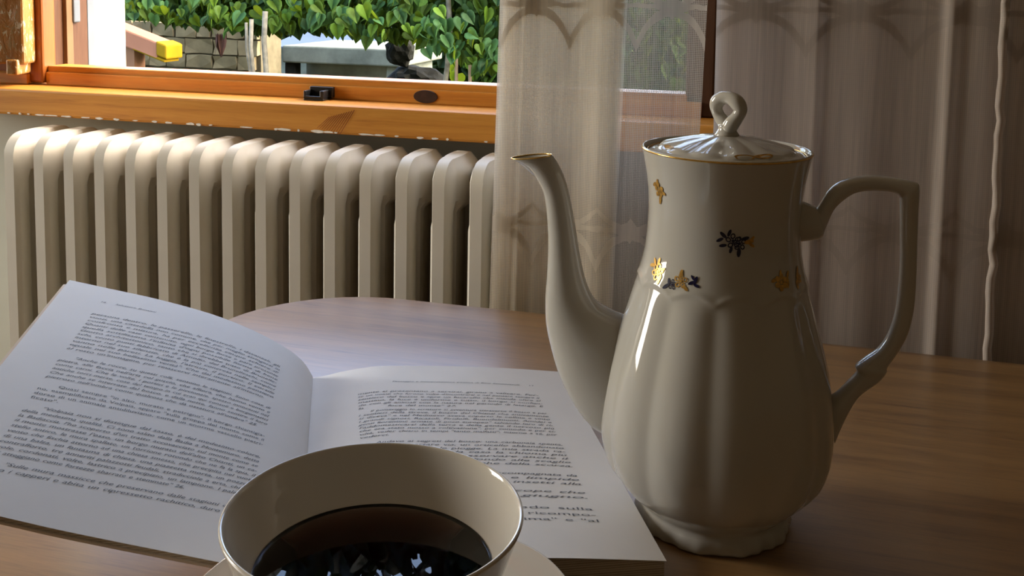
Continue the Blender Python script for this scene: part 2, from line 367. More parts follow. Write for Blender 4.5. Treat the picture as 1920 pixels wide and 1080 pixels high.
# wood knot, branch grain and the keeper of the espagnolette
lathe('wood_knot', [(0.0001, 0), (0.0135, 0), (0.0140, -0.0006), (0.0140, -0.0012)], (0, 0, 0), 'knot', win, 28)
kn = bpy.data.objects['wood_knot']
for v in kn.data.vertices: v.co = Vector((-0.391 + v.co.x * 1.05, 1.0743 - (0.0007 if v.co.z > -.0003 else 0.0), 0.9182 + v.co.y * 0.54))
for p in kn.data.polygons: p.use_smooth = False
def grain_patch(name, cx, zc, lst, y=1.0184):
    vs, fs = [], []
    for (x0, z0, x1, z1, w) in lst:
        k = len(vs); vs += [(cx + x0 - w, y, zc + z0), (cx + x0 + w, y, zc + z0), (cx + x1 + w * 0.6, y, zc + z1), (cx + x1 - w * 0.6, y, zc + z1)]; fs.append((k, k + 1, k + 2, k + 3))
    return mesh(name, vs, fs, 'redgrain', win)
grain_patch('branch_grain', -0.4600, 0.893, [(0.006 - 0.0030 * i, 0.0130 - 0.0009 * i, -0.011 - 0.0028 * i, -0.0145 + 0.0005 * i, 0.0005) for i in range(11)])
kp = boxes('latch_keeper', [((-0.533, 1.052, 0.9095), (-0.508, 1.074, 0.9120)), ((-0.533, 1.052, 0.9120), (-0.5305, 1.074, 0.9210)), ((-0.5125, 1.052, 0.9120), (-0.508, 1.074, 0.9215)), ((-0.533, 1.068, 0.9120), (-0.504, 1.0755, 0.9245)), ((-0.533, 1.052, 0.9120), (-0.510, 1.0545, 0.9150))], 'black', win, 0.0008)
for i in range(46):
    x = -0.945 + i * 0.0158 + random.uniform(-0.006, 0.006)
    if random.random() < 0.25: continue
    w = random.choice((0.002, 0.003, 0.005, 0.008)) * random.uniform(0.7, 1.3); hh = random.uniform(0.0007, 0.0019)
    n = 9; vs = []
    for k in range(n):
        a = 2 * PI * k / n; vs.append((x + w * math.cos(a) * random.uniform(0.75, 1.1), 1.0182, 0.8795 + hh * math.sin(a) * random.uniform(0.6, 1.2)))
    vs2 = [(p[0], 1.0198, p[2]) for p in vs]
    mesh('paint_flake', vs + vs2, [tuple(range(n)), tuple(range(n, 2 * n))] + [(k, (k + 1) % n, n + (k + 1) % n, n + k) for k in range(n)], 'flake', win)

# opened casement sash, swung into the room against the wall on the hinge side
SH = (-0.912, 1.060, 0.938)
sash = thing('casement_sash', SH, 'opened wooden casement sash with peeling orange varnish beside the window post', 'window sash')
def sash_box(name, a0, a1, z0, z1, mat, t0=-0.021, t1=0.021, bev=0.003):
    ang = math.radians(196)     # from hinge, to the left and slightly into the room
    d = Vector((math.cos(ang), math.sin(ang), 0)); n = Vector((-d.y, d.x, 0))
    o = box(name, (a0, t0, z0), (a1, t1, z1), mat, None, bev)
    for v in o.data.vertices: v.co = Vector(SH) + d * v.co.x + n * v.co.y + Vector((0, 0, v.co.z))
    attach(o, sash); return o
sash_box('hinge_stile', 0.0, 0.062, 0.0, 0.73, 'weather')
sash_box('lock_stile', 0.37, 0.432, 0.0, 0.73, 'weather')
sash_box('sash_rail', 0.062, 0.37, 0.0, 0.07, 'weather'); sash_box('sash_rail', 0.062, 0.37, 0.66, 0.73, 'weather')
sash_box('glass_pane', 0.058, 0.374, 0.066, 0.664, 'glass', -0.002, 0.002, 0)
sash_box('sash_hinge', 0.006, 0.020, -0.013, 0.006, 'weather', -0.010, 0.028, 0.002)

# ------------------------------------------------------------------ radiator
PITCH, RD, RZB, RZT = 0.0398, 0.105, 0.11, 0.868
def sec_half(y, z):
    p = PITCH
    c = interp(y, [0, .0025, .006, .0165, .0195, .022, .0275, .031, .036, .052, .058, .063, .069, .074, .080, .105],
               [.155 * p, .19 * p, .25 * p, .27 * p, .24 * p, .05 * p, .05 * p, .24 * p, .27 * p, .27 * p, .24 * p, .05 * p, .05 * p, .24 * p, .27 * p, .16 * p])
    hd = interp(y, [0, .003, .010, .022, .046, .075, .095, .105], [.155 * p, .19 * p, .25 * p, .29 * p, .495 * p, .495 * p, .40 * p, .18 * p])
    hd = .155 * p + (hd - .155 * p) * (1 - smooth01(RZT - .016, RZT + .001, z) * 0.85)
    zh = 0.796 + 1.1 * min(y, 0.020); e = smooth01(zh - .002, zh + .003, z)
    if y > 0.0188:
        yc = min(abs(y - .0248), abs(y - .066)); zh2 = 0.822 - 0.006 * min(1, (yc / .006) ** 2); e = smooth01(zh2 - .004, zh2 + .004, z)
    b = c * (1 - e) + hd * e
    if z < RZB + .05: b = max(b, hd * (1 - smooth01(RZB + .03, RZB + .05, z)))
    return b
def make_section(name):
    ys = [0, .0012, .0025, .0045, .006, .011, .0165, .018, .0195, .0208, .022, .0248, .0275, .0292, .031, .034, .038, .045, .052, .055, .058, .063, .066, .069, .074, .082, .09, .098, .103, .105]
    zs = [RZB, RZB + .01, RZB + .03, RZB + .04, RZB + .05, .3, .5, .7, .78] + [.790 + .0032 * i for i in range(17)] + [.845, .849, .853, .857, .860, .863, .8655, .867, RZT]
    Rc = .026; V = []; ny = len(ys)
    for sgn in (1, -1):
        for z in zs:
            k = max(0.0, z - (RZT - Rc)); ins = Rc - math.sqrt(max(0, Rc * Rc - k * k)); ins = min(ins, 0.0255)
            for y in ys:
                yy = ins + y * (RD - 2 * ins) / RD
                V.append((sgn * sec_half(yy if ins < .001 else ins * 0 + y, z), yy, z))
    nz = len(zs); F = []; off = ny * nz
    for i in range(nz - 1):
        for j in range(ny - 1):
            a, b, c, d = i * ny + j, i * ny + j + 1, (i + 1) * ny + j + 1, (i + 1) * ny + j
            F.append((a, b, c, d)); F.append((off + d, off + c, off + b, off + a))
        for j in (0, ny - 1):
            a, d = i * ny + j, (i + 1) * ny + j; F.append((a, d, off + d, off + a))
    for i in (0, nz - 1):
        for j in range(ny - 1):
            a, b = i * ny + j, i * ny + j + 1; F.append((a, b, off + b, off + a))
    o = mesh(name, V, F, 'enamel', None, True)
    md = o.modifiers.new('split', 'EDGE_SPLIT'); md.split_angle = math.radians(38)
    return o
rad = thing('radiator', (-0.55, 0.99, 0.0), 'cream cast iron column radiator under the wooden window board', 'radiator')
NS = 17; RX0 = -0.8500 + 0.0052; RY = 0.940
s0 = make_section('radiator_section')
for i in range(NS):
    s = s0 if i == 0 else s0.copy()
    if i: COL.objects.link(s)
    s.location = (RX0 + i * PITCH, RY, 0); s.parent = rad; s.matrix_parent_inverse = Matrix.Translation(rad.location).inverted()
for z in (0.835, 0.145):
    tube('hub_pipe', [(RX0 - 0.034, RY + .058, z), (RX0 + NS * PITCH - 0.006, RY + .058, z)], 0.016, 'enamel', rad, 16)
tube('end_plug', [(RX0 - 0.034, RY + .058, 0.835), (RX0 - 0.014, RY + .058, 0.835)], 0.021, 'enamel', rad, 8)
for i in (1, NS - 2):
    box('radiator_foot', (RX0 + i * PITCH - .010, RY + .02, 0.0), (RX0 + i * PITCH + .010, RY + .085, 0.125), 'enamel', rad, 0.004)

# ------------------------------------------------------------------ table
tb = thing('dining_table', (0.35, 0.35, 0.0), 'oak laminate table with rounded corners and thin dark edging', 'table')
TX0, TX1, TY0, TY1, TZ, RCN = -0.462, 1.15, -0.30, 0.865, 0.75, 0.125
def round_rect(inset, z, n=14):
    r = RCN - inset; pts = []
    for cx, cy, a0 in ((TX1 - RCN, TY1 - RCN, 0), (TX0 + RCN, TY1 - RCN, PI / 2), (TX0 + RCN, TY0 + RCN, PI), (TX1 - RCN, TY0 + RCN, 1.5 * PI)):
        for k in range(n + 1):
            a = a0 + (PI / 2) * k / n; pts.append((cx + r * math.cos(a), cy + r * math.sin(a), z))
    return pts
loft('table_top', [round_rect(0.0012, TZ - 0.0225), round_rect(0.0012, TZ - 0.0006), round_rect(0.0018, TZ)], 'oak', tb, smooth=False)
loft('edge_band', [round_rect(0.0010, TZ - 0.0235), round_rect(-0.0012, TZ - 0.022), round_rect(-0.0012, TZ - 0.0018), round_rect(0.0012, TZ - 0.0004)], 'edge', tb, (False, False), False)
box('apron', (TX0 + .10, TY0 + .10, 0.65), (TX1 - .10, TY0 + .12, 0.7275), 'oak', tb); box('apron', (TX0 + .10, TY1 - .12, 0.65), (TX1 - .10, TY1 - .10, 0.7275), 'oak', tb)
box('apron', (TX0 + .10, TY0 + .12, 0.65), (TX0 + .12, TY1 - .12, 0.7275), 'oak', tb); box('apron', (TX1 - .12, TY0 + .12, 0.65), (TX1 - .10, TY1 - .12, 0.7275), 'oak', tb)
for lx in (TX0 + .13, TX1 - .13):
    for ly in (TY0 + .13, TY1 - .13): box('leg', (lx - .025, ly - .025, 0), (lx + .025, ly + .025, 0.7275), 'oak', tb, 0.004)

# ------------------------------------------------------------------ lace curtains
def curtain_mesh(name, x0, x1, yfun, mat, parent, z0=0.42, z1=2.24, nx=140, nz=30, lean=0.0):
    V = []
    for i in range(nz + 1):
        z = z0 + (z1 - z0) * i / nz
        for j in range(nx + 1):
            x = x0 + (x1 - x0) * j / nx; V.append((x + lean * (z - 1.03), yfun(x, z), z))
    return mesh(name, V, [(i * (nx + 1) + j, i * (nx + 1) + j + 1, (i + 1) * (nx + 1) + j + 1, (i + 1) * (nx + 1) + j) for i in range(nz) for j in range(nx)], mat, parent, True)
c1 = thing('lace_curtain', (-0.16, 0.90, 0.42), 'cream lace net curtain hanging before the window end, garden showing through it', 'curtain')
fa = lambda x, z: 0.897 + 0.0025 * math.sin(x * 62 + 0.6) + 0.0012 * math.sin(x * 131) + 0.004 * smooth01(-0.235, -0.228, x) + 0.001 * math.sin(z * 9 + x * 20)
curtain_mesh('front_layer', -0.2535, -0.136, fa, 'lace', c1, lean=0.02)
curtain_mesh('sheer_end', -0.136, -0.0655, fa, 'lace_sheer', c1, lean=0.02)
fb = lambda x, z: fa(x, z) + 0.0035 + 0.0022 * math.sin(x * 70 + z)
curtain_mesh('folded_layer', -0.2530, -0.139, fb, 'lace', c1, lean=0.0205, nx=80)
curtain_mesh('folded_layer', -0.2520, -0.142, lambda x, z: fa(x, z) + 0.0075, 'lace', c1, lean=0.021, nx=80)
c2 = thing('lace_curtain', (0.05, 0.90, 0.42), 'taupe lace net curtain hanging over the wall, behind the pot handle', 'curtain')
def fc(x, z):
    return (0.900 + 0.0014 * math.sin(x * 58 + 1.2) + 0.0003 * math.sin(x * 143 + 0.5) + 0.003 * smooth01(0.028, 0.036, x) - 0.004 * math.exp(-((x - 0.135 - 0.008 * (z - 0.9)) / 0.006) ** 2)
            + 0.003 * math.sin(z * 5 + x * 14))
curtain_mesh('curtain_cloth', -0.0570, 0.176, fc, 'lace2', c2, lean=-0.012)
curtain_mesh('lining_layer', -0.0565, 0.176, lambda x, z: fc(x, z) + 0.006, 'lace2', c2, lean=-0.012)
V = []
n = 150
for i in range(n + 1):
    z = 0.42 + (2.24 - 0.42) * i / n; xh = 0.176 - 0.012 * (z - 1.03) + random.uniform(-0.0012, 0.0012)
    yb = fc(0.176, z)
    V += [(xh - 0.0035, yb - 0.0010, z), (xh + random.uniform(-.0008, .0008), yb - 0.0034, z), (xh + 0.0035, yb - 0.0010, z), (xh, yb + 0.0015, z)]
mesh('frayed_hem', V, rings_faces(n + 1, 4), 'lace2', c2, True)
c3 = thing('lace_curtain', (0.38, 0.912, 0.42), 'taupe lace net curtain beyond the frayed hem, further along the wall', 'curtain')
fd = lambda x, z: 0.915 + 0.002 * math.sin(x * 48) + 0.0003 * math.sin(x * 101 + z * 2)
curtain_mesh('curtain_cloth', 0.165, 0.62, fd, 'lace2', c3)
curtain_mesh('lining_layer', 0.166, 0.62, lambda x, z: fd(x, z) + 0.007, 'lace2', c3)
rod = thing('curtain_rod', (0.1, 0.90, 2.25), 'steel curtain rod carrying the lace curtains above the window', 'curtain rod')
tube('rod_bar', [(-1.1, 0.905, 2.25), (0.75, 0.905, 2.25)], 0.012, 'steel', rod, 14)
for x in (-1.05, 0.70): tube('rod_bracket', [(x, 0.905, 2.25), (x, 1.092, 2.25)], 0.007, 'steel', rod, 10)

# ------------------------------------------------------------------ coffee pot
PC = Vector((-0.0269, 0.5505, 0.75)); SD = Vector((0.9988, 0.0488, 0)); TO = Vector((0.0488, -0.9988, 0))   # side (handle way), toward viewer
pot = thing('coffee_pot', PC, 'tall white porcelain coffee pot with fluted body and gilt flower sprays', 'coffee pot')
PROF = [(.0001, .004), (.034, .004), (.036, .0008), (.0405, .0000), (.0425, .0012), (.0430, .0035), (.0424, .0065), (.0408, .0095), (.0406, .0112), (.0420, .0132), (.0462, .0170), (.0512, .0215), (.0555, .0265),
        (.0588, .0315), (.0608, .0370), (.0625, .0440), (.0633, .0520), (.0634, .0600), (.0629, .0690), (.0618, .0780), (.0600, .0880), (.0572, .0990), (.0540, .1100), (.0510, .1200), (.0486, .1285), (.0470, .1340),
        (.0462, .1365), (.0457, .1385), (.0453, .1405), (.0448, .1425), (.0441, .1450), (.0430, .1495), (.0420, .1550), (.0413, .1620), (.0409, .1700), (.0408, .1770), (.0412, .1850), (.0420, .1920), (.0431, .1985),
        (.0443, .2045), (.0452, .2085), (.0454, .2097), (.0449, .2104), (.0441, .2100), (.0434, .2080), (.0424, .2030), (.0415, .1970), (.0001, .1960)]
NL = 12
def pot_r(r, z, a):
    lob = abs(math.sin(NL * a / 2)); f = smooth01(.012, .026, z) * (1 - smooth01(.128, .1405, z))
    g = r * (1 + f * 0.034 * (math.sqrt(lob * lob + 0.03) - 0.80))
    if .12 < z < .155: g += .0006 * math.exp(-((z - (.1365 + .0040 * lob)) / .0016) ** 2)
    if z < .011 and r > .035: s = math.sin(10 * a); g += (.0010 * s * abs(s) + .0004 * math.sin(26 * a)) * (1 - z / .011)
    return g, z
def densify(p, n):
    o = []
    for (a, b) in zip(p[:-1], p[1:]):
        for k in range(n): o.append((a[0] + (b[0] - a[0]) * k / n, a[1] + (b[1] - a[1]) * k / n))
    return o + [p[-1]]
lathe('pot_body', densify(PROF, 2), PC, 'porcelain', pot, 192, pot_r)
tube('gold_rim', [PC + Vector((.0452 * math.cos(2 * PI * k / 96), .0452 * math.sin(2 * PI * k / 96), .2094)) for k in range(96)], .00055, 'gold', pot, 6, True)
def P2(a, z, dep=0.0): return PC + SD * a + TO * dep + Vector((0, 0, z))
SP = [(-0.1196, 0.1978, -0.0956, 0.2009), (-0.1099, 0.1937, -0.0921, 0.1959), (-0.1035, 0.1858, -0.0879, 0.1870), (-0.0996, 0.1771, -0.0846, 0.1750), (-0.0975, 0.1622, -0.0815, 0.1599), (-0.0968, 0.1471, -0.0787, 0.1447), (-0.0971, 0.1318, -0.0746, 0.1289), (-0.0977, 0.1164, -0.0689, 0.1189), (-0.0957, 0.0974, -0.0587, 0.1136), (-0.0857, 0.0680, -0.0466, 0.1097), (-0.0678, 0.0448, -0.0358, 0.0984), (-0.045, 0.042, -0.028, 0.090)]
SB = [.0080, .0078, .0076, .0076, .0082, .0092, .0108, .0128, .0155, .0185, .0205, .0210]
HD = [(0.0360, 0.1840, 0.0360, 0.1600), (0.0423, 0.1829, 0.0408, 0.1615), (0.0478, 0.1809, 0.0510, 0.1640), (0.0490, 0.1810, 0.0537, 0.1700), (0.0537, 0.1897, 0.0570, 0.1792), (0.0600, 0.1956, 0.0616, 0.1850), (0.0677, 0.1983, 0.0681, 0.1898), (0.0778, 0.1995, 0.0774, 0.1915), (0.0890, 0.1988, 0.0860, 0.1912), (0.0972, 0.1972, 0.0893, 0.1893), (0.0995, 0.1945, 0.0902, 0.1870), (0.0997, 0.1818, 0.0906, 0.1800), (0.1000, 0.1681, 0.0913, 0.1675), (0.1006, 0.1474, 0.0921, 0.1514), (0.1003, 0.1292, 0.0916, 0.1316), (0.0979, 0.1150, 0.0889, 0.1170), (0.0933, 0.1046, 0.0840, 0.1066), (0.0889, 0.0964, 0.0765, 0.0996), (0.0885, 0.0935, 0.0726, 0.0952), (0.0850, 0.0880, 0.0732, 0.0918), (0.0751, 0.0784, 0.0692, 0.0864), (0.0689, 0.0657, 0.0635, 0.0792), (0.0640, 0.0511, 0.0570, 0.0744)]
HB = [.0085, .0085, .0088, .0066, .0060, .0056, .0054, .0054, .0056, .0060, .0062, .0056, .0054, .0053, .0053, .0053, .0055, .0060, .0068, .0058, .0056, .0068, .0080]
def ribbon(pairs, bs, n, ns=28, expo=1.0):
    q = catmull([p + (b,) for p, b in zip(pairs, bs)], n); rings = []
    for (a0, z0, a1, z1, b) in q:
        ca, cz, ha, hz = (a0 + a1) / 2, (z0 + z1) / 2, (a0 - a1) / 2, (z0 - z1) / 2; ring = []
        for k in range(ns):
            t = 2 * PI * k / ns; c, s = math.cos(t), math.sin(t)
            c = math.copysign(abs(c) ** expo, c); s = math.copysign(abs(s) ** expo, s)
            ring.append(P2(ca + ha * c, cz + hz * c, b * s))
        rings.append(ring)
    return rings
rs = ribbon(SP, SB, 6)
def mouth(ring, k, dz, dx=0.0):
    c = sum((Vector(p) for p in ring), Vector()) / len(ring); return [c + (Vector(p) - c) * k + Vector((0, 0, dz)) + SD * dx for p in ring]
inner = [mouth(rs[0], .82, -.0006), mouth(rs[0], .70, -.004, .003), mouth(rs[0], .5, -.012, .010)]
loft('spout', inner[::-1] + rs, 'porcelain', pot)
tube('gold_rim', mouth(rs[0], 0.97, 0.0002), .00045, 'gold', pot, 6, True)
loft('handle', ribbon(HD, HB, 5, 24, 0.85), 'porcelain', pot)
# lid with looped knob
LP = [(.0001, .2190), (.006, .2186), (.011, .2178), (.018, .2166), (.025, .2150), (.0305, .2135), (.0335, .2127), (.0350, .2122), (.0362, .2112), (.0375, .2104), (.0400, .2098), (.0422, .2088), (.0428, .2078), (.0424, .2066), (.040, .204), (.0001, .203)]
def lid_f(r, z, a):
    lob = abs(math.sin(NL * a / 2))
    if z > .2063 and r < .0365: z += .0007 * (lob - .5) * smooth01(.008, .022, r) * (1 - smooth01(.034, .0365, r)); r = r * (1 + .035 * (lob - .5) * smooth01(.02, .034, r))
    return r, z
LP = [(r_, z_ - (.0012 if z_ > .2045 else 0)) for r_, z_ in LP]
lido = lathe('lid', densify(LP, 2), PC, 'porcelain', pot, 144, lid_f)
tube('gold_rim', [PC + Vector((.0424 * math.cos(2 * PI * k / 96), .0424 * math.sin(2 * PI * k / 96), .2079)) for k in range(96)], .00045, 'gold', lido, 6, True)
KD = (SD * 0.80 + TO * 0.60).normalized()
def kp_(a, z, d=0.0): return PC + KD * a + Vector((0, 0, z)) + Vector((-KD.y, KD.x, 0)) * d
lathe('knob_base', [(.0075, .2165), (.0062, .2182), (.0050, .2200), (.0046, .2215), (.0052, .2228), (.0001, .2235)], PC, 'porcelain', lido, 24)
loop = [(-.0010, .2205, .001), (-.0035, .2235, .0015), (-.0068, .2275, .001), (-.0078, .2315, 0), (-.0066, .2350, -.0005), (-.0030, .2372, -.0005), (.0015, .2373, 0), (.0055, .2352, .0005), (.0074, .2315, .001), (.0062, .2275, 0), (.0038, .2240, -.001), (.0015, .2205, -.001)]
lp = catmull(loop, 5)
tube('knob_loop', [kp_(a, z, d) for a, z, d in lp], lambda t: .0033 + .0007 * math.sin(t * PI * 7) * 0.5 + .0008 * (1 - abs(2 * t - 1)) * 0.3 + .0006 * t, 'porcelain', lido, 16)
# printed flower sprays on the body
def body_pt(theta, z, off=.00025):
    prs = [p for p in PROF if p[1] <= .2097]; zs = [p[1] for p in PROF[6:42]]; rr = [p[0] for p in PROF[6:42]]
    r = interp(z, zs, rr); a = math.atan2(SD.y, SD.x)
    r = pot_r(r, z, theta)[0] + off
    return PC + Vector((r * math.cos(theta), r * math.sin(theta), z))
def spray(items, a0, z0, rad_, name='flower_spray'):
    th0 = math.atan2(*(SD * a0 + TO * math.sqrt(max(1e-9, rad_ ** 2 - a0 ** 2))).yx)
    for mat in ('navy', 'golddecal'):
        V, F = [], []
        for (k, u, v, su, sv, rot, ring) in items:
            if k != mat: continue
            nseg = 12; c, s = math.cos(rot), math.sin(rot); lev = (1.0, 0.55) if ring else (1.0,)
            base = len(V)
            for L_ in lev:
                for i in range(nseg):
                    t = 2 * PI * i / nseg; x, y = su * L_ * math.cos(t), sv * L_ * math.sin(t)
                    V.append(body_pt(th0 + (u + x * c - y * s) / rad_, z0 + v + x * s + y * c, .0003 if mat == 'navy' else .0004))
            if ring: F += [(base + i, base + (i + 1) % nseg, base + nseg + (i + 1) % nseg, base + nseg + i) for i in range(nseg)]
            else: F.append(tuple(range(base, base + nseg)))
        if F: mesh(name, V, F, mat, pot, True)
mm = .001
def flower(mat, u, v, s, n=5, ring=True):
    return [(mat, u + s * math.cos(2 * PI * k / n + .4), v + s * math.sin(2 * PI * k / n + .4), s * .62, s * .5, 2 * PI * k / n, ring) for k in range(n)] + [(mat, u, v, s * .35, s * .35, 0, False)]
def leaves(mat, lst): return [(mat, u * mm, v * mm, l * mm, l * .42 * mm, r, False) for u, v, l, r in lst]
spray(flower('navy', -1 * mm, .6 * mm, 2.5 * mm) + flower('navy', 2.2 * mm, -.6 * mm, 2.3 * mm) + leaves('navy', [(-6, 3.4, 2.2, 2.4), (-7.6, .8, 2, .5), (-6, -2, 2, .2), (-3, 4.6, 2, 1.2), (2, -5.2, 2.4, 1.5), (-2, -4, 1.8, 1.3), (5, 2, 2.2, .3)]) + leaves('golddecal', [(7, .3, 2.6, .2), (8.6, 1.8, 1.8, .9), (8.4, -1.4, 1.8, -.6)]), .0062, .1684, .0410)
spray(flower('golddecal', 0, 0, 2.6 * mm, 5, False) + leaves('golddecal', [(-4, 2.4, 2.2, .5), (3.6, -1, 2.4, -.3), (1, -5, 2.6, 1.4), (-1, 4, 2, 1.2)]), -.0338, .1897, .0418)
spray(flower('golddecal', .5 * mm, -.6 * mm, 2.9 * mm, 6, True) + leaves('golddecal', [(-5, 1.6, 2.5, .3), (0, 4.6, 2.2, 1.3), (-3.4, 4, 2, 2.2), (2.8, -4.4, 2.4, 1.5), (4, 1.5, 1.8, .4)]), -.0329, .1474, .0435)
spray(flower('golddecal', 1.5 * mm, .6 * mm, 2.5 * mm, 5, True) + flower('navy', -3 * mm, -2.2 * mm, 1.7 * mm) + leaves('navy', [(-6.6, -3.8, 2.2, .7), (-5.4, -1.2, 1.8, 1.8), (7.6, .6, 2, .5), (9.6, 2.2, 2.2, 1.2), (10.4, -.4, 1.8, -.3), (8, 3.2, 1.6, 2.3)]) + leaves('golddecal', [(4.6, -2.4, 2, -.6), (1.2, 4.2, 2.2, 1.4)]), -.0216, .1452, .0440)
spray(flower('golddecal', 0, 0, 2.8 * mm, 6, False) + leaves('golddecal', [(-4.4, 1.4, 2.2, .3), (4.6, -1, 2.6, 1.4), (5.4, 3, 2.2, 1.2), (0, 4.4, 1.8, 1.4)]), .0300, .1471, .0436)
spray(leaves('golddecal', [(0, 0, 2.6, 1.4), (1.5, 3.2, 2.4, 1.2), (-1.2, -3.4, 2.4, 1.7)]) + flower('golddecal', 2 * mm, -1 * mm, 1.8 * mm, 5, False), .0384, .1472, .0436)
# gilt touches on the lid
for th, rr in ((-0.95, .0345), (-1.25, .0350), (-2.6, .0340)):
    V = []
    for k in range(10):
        t = 2 * PI * k / 10; a = th + .16 * math.cos(t); r_ = rr + .0018 * math.sin(t); r1, z1 = lid_f(r_, interp(r_, [p[0] for p in LP[:13]], [p[1] for p in LP[:13]]), a)
        V.append(PC + Vector((r1 * math.cos(a), r1 * math.sin(a), z1 + .0003)))
    mesh('gilt_touch', V, [tuple(range(10))], 'golddecal', lido)

# ------------------------------------------------------------------ open book
BRC = Vector((-.0444, .4789, .75)); BD = Vector((-.4189, .9080, 0)); BL = Vector((-.9080, -.4189, 0)); BH = .2488
Rw = [0, .03, .06, .10, .13, .145, .16, .17, .18]; Rz = [.0115, .0150, .0180, .0207, .0221, .0212, .0191, .0170, .0155]
Tw = [.18, .1861, .1971, .219, .2478, .2831, .3177, .3415]; Tz = [.0165, .027, .0373, .051, .0644, .0763, .0857, .0921]
Bw = [.18, .1861, .1971, .2145, .2415, .2644, .2869, .3089, .3500]; Bz = [.0165, .0200, .0235, .0284, .0365, .0434, .0504, .0578, .0712]
def fine(w, z, n=10):
    q = catmull(list(zip(w, z)), n); s = [0.0]
    for a, b in zip(q[:-1], q[1:]): s.append(s[-1] + math.hypot(b[0] - a[0], b[1] - a[1]))
    return s, [p[0] for p in q], [p[1] for p in q]
FR, FT, FB = fine(Rw, Rz), fine(Tw, Tz), fine(Bw, Bz)
def pg_left(s, t, dz=0.0):
    w = (1 - t) * interp(s, FB[0], FB[1]) + t * interp(s, FT[0], FT[1]); z = (1 - t) * interp(s, FB[0], FB[2]) + t * interp(s, FT[0], FT[2])
    return BRC + BL * w + BD * (BH * t) + Vector((0, 0, z + dz))
def pg_right(s, t, dz=0.0):
    return BRC + BL * interp(s, FR[0], FR[1]) + BD * (BH * t) + Vector((0, 0, interp(s, FR[0], FR[2]) + dz))
book = thing('open_book', BRC + BL * .18 + BD * (BH / 2), 'open paperback book with printed Italian text lying before the coffee pot', 'book')
def sheet(name, fn, s0, s1, t0, t1, top, bot, mat, ns=56, nt=24):
    V, F = [], []
    for lay in (top, bot):
        for i in range(nt + 1):
            for j in range(ns + 1): V.append(fn(s0 + (s1 - s0) * j / ns, t0 + (t1 - t0) * i / nt, lay if not callable(lay) else lay(s0 + (s1 - s0) * j / ns)))
    k = ns + 1; off = k * (nt + 1)
    for i in range(nt):
        for j in range(ns):
            a = i * k + j; F.append((a, a + 1, a + k + 1, a + k)); F.append((off + a + k, off + a + k + 1, off + a + 1, off + a))
    for i in range(nt):
        for j in (0, ns):
            a = i * k + j; F.append((a, a + k, off + a + k, off + a))
    for j in range(ns):
        for i in (0, nt):
            a = i * k + j; F.append((a, a + 1, off + a + 1, off + a))
    o = mesh(name, V, F, mat, book, True); md = o.modifiers.new('split', 'EDGE_SPLIT'); md.split_angle = math.radians(50); return o
SLt, SRt = .1826, .181
pr = sheet('right_page', pg_right, 0.0, SRt, 0, 1, 0.0, -.00025, 'paper')
floor_r = lambda s: -(interp(s, FR[0], FR[2]) - .0012)
sheet('page_block', pg_right, 0.0009, SRt, .003, .997, -.0003, floor_r, 'pageedge')
sheet('back_cover', pg_right, -.0, SRt, .001, .999, lambda s: floor_r(s), lambda s: floor_r(s) - .0010, 'cover')
pl = sheet('left_page', pg_left, 0.0, SLt, 0, 1, 0.0, -.0002, 'paper')
sheet('left_leaves', pg_left, 0.0, SLt - .001, .002, .998, -.0003, -.0022, 'pageedge')
def pg_left_cov(s, t, dz=0.0):
    p = pg_left(min(s, SLt - .0001), t, dz)
    return p + BL * max(0.0, s - SLt + .0001)
sheet('front_cover', pg_left_cov, 0.0, SLt + .0035, -.002, .994, -.0023, -.0034, 'cover')
# spine under the gutter
loft('spine', [[BRC + BL * .176 + BD * (BH * t) + Vector((0, 0, .0002)), BRC + BL * .186 + BD * (BH * t) + Vector((0, 0, .0002)), BRC + BL * .1835 + BD * (BH * t) + Vector((0, 0, .0150)), BRC + BL * .1775 + BD * (BH * t) + Vector((0, 0, .0150))] for t in (0.0, 0.5, 1.0)], 'cover', book, smooth=False)

def text_mesh(lines, place, parent, name):
    """lines: (string, t0 mm, s_start mm, s_end mm or None, height mm, italic)"""
    V, F = [], []; dg = bpy.context.evaluated_depsgraph_get()
    for (txt, t_mm, sa, sb, hgt, ital) in lines:
        cu = bpy.data.curves.new('t', 'FONT'); cu.body = txt; cu.resolution_u = 2; cu.shear = 0.30 if ital else 0.0; cu.offset = 0.0; cu.space_word = 1.25
        ob = bpy.data.objects.new('t', cu); COL.objects.link(ob); bpy.context.view_layer.update(); dg = bpy.context.evaluated_depsgraph_get()
        me = bpy.data.meshes.new_from_object(ob.evaluated_get(dg))
        if len(me.vertices):
            x1 = max(v.co.x for v in me.vertices); k = hgt
            kx = (abs(sb - sa) / x1) if sb is not None else k * 1.05
            base = len(V); sg = 1 if sb is None or sb > sa else -1
            for v in me.vertices: V.append(place(sa, v.co.x * kx, t_mm, v.co.y * k))
            for p in me.polygons: F.append(tuple(base + i for i in p.vertices))
        bpy.data.objects.remove(ob); bpy.data.curves.remove(cu); bpy.data.meshes.remove(me)
    me = bpy.data.meshes.new(name); me.from_pydata([tuple(v) for v in V], [], F); me.update(); me.materials.append(M['ink'])
    o = bpy.data.objects.new(name, me); COL.objects.link(o); o.parent = book; o.matrix_parent_inverse = Matrix.Translation(book.location).inverted()
    return o
def place_left(sa, dx, t, dy):       # text runs from the outer margin towards the gutter
    s = (sa - dx) / 1000; tt = (t + dy + 0.07 * (156 - (sa - dx))) / 1000 / BH
    return pg_left(max(.0005, s), min(.999, tt), .00022)
def place_right(sa, dx, t, dy):      # s measured from the outer (right) edge
    s = (sa - dx) / 1000; tt = (t + dy + 0.02 * ((sa - dx) - 26)) / 1000 / BH
    return pg_right(max(.0005, s), min(.999, tt), .00022)
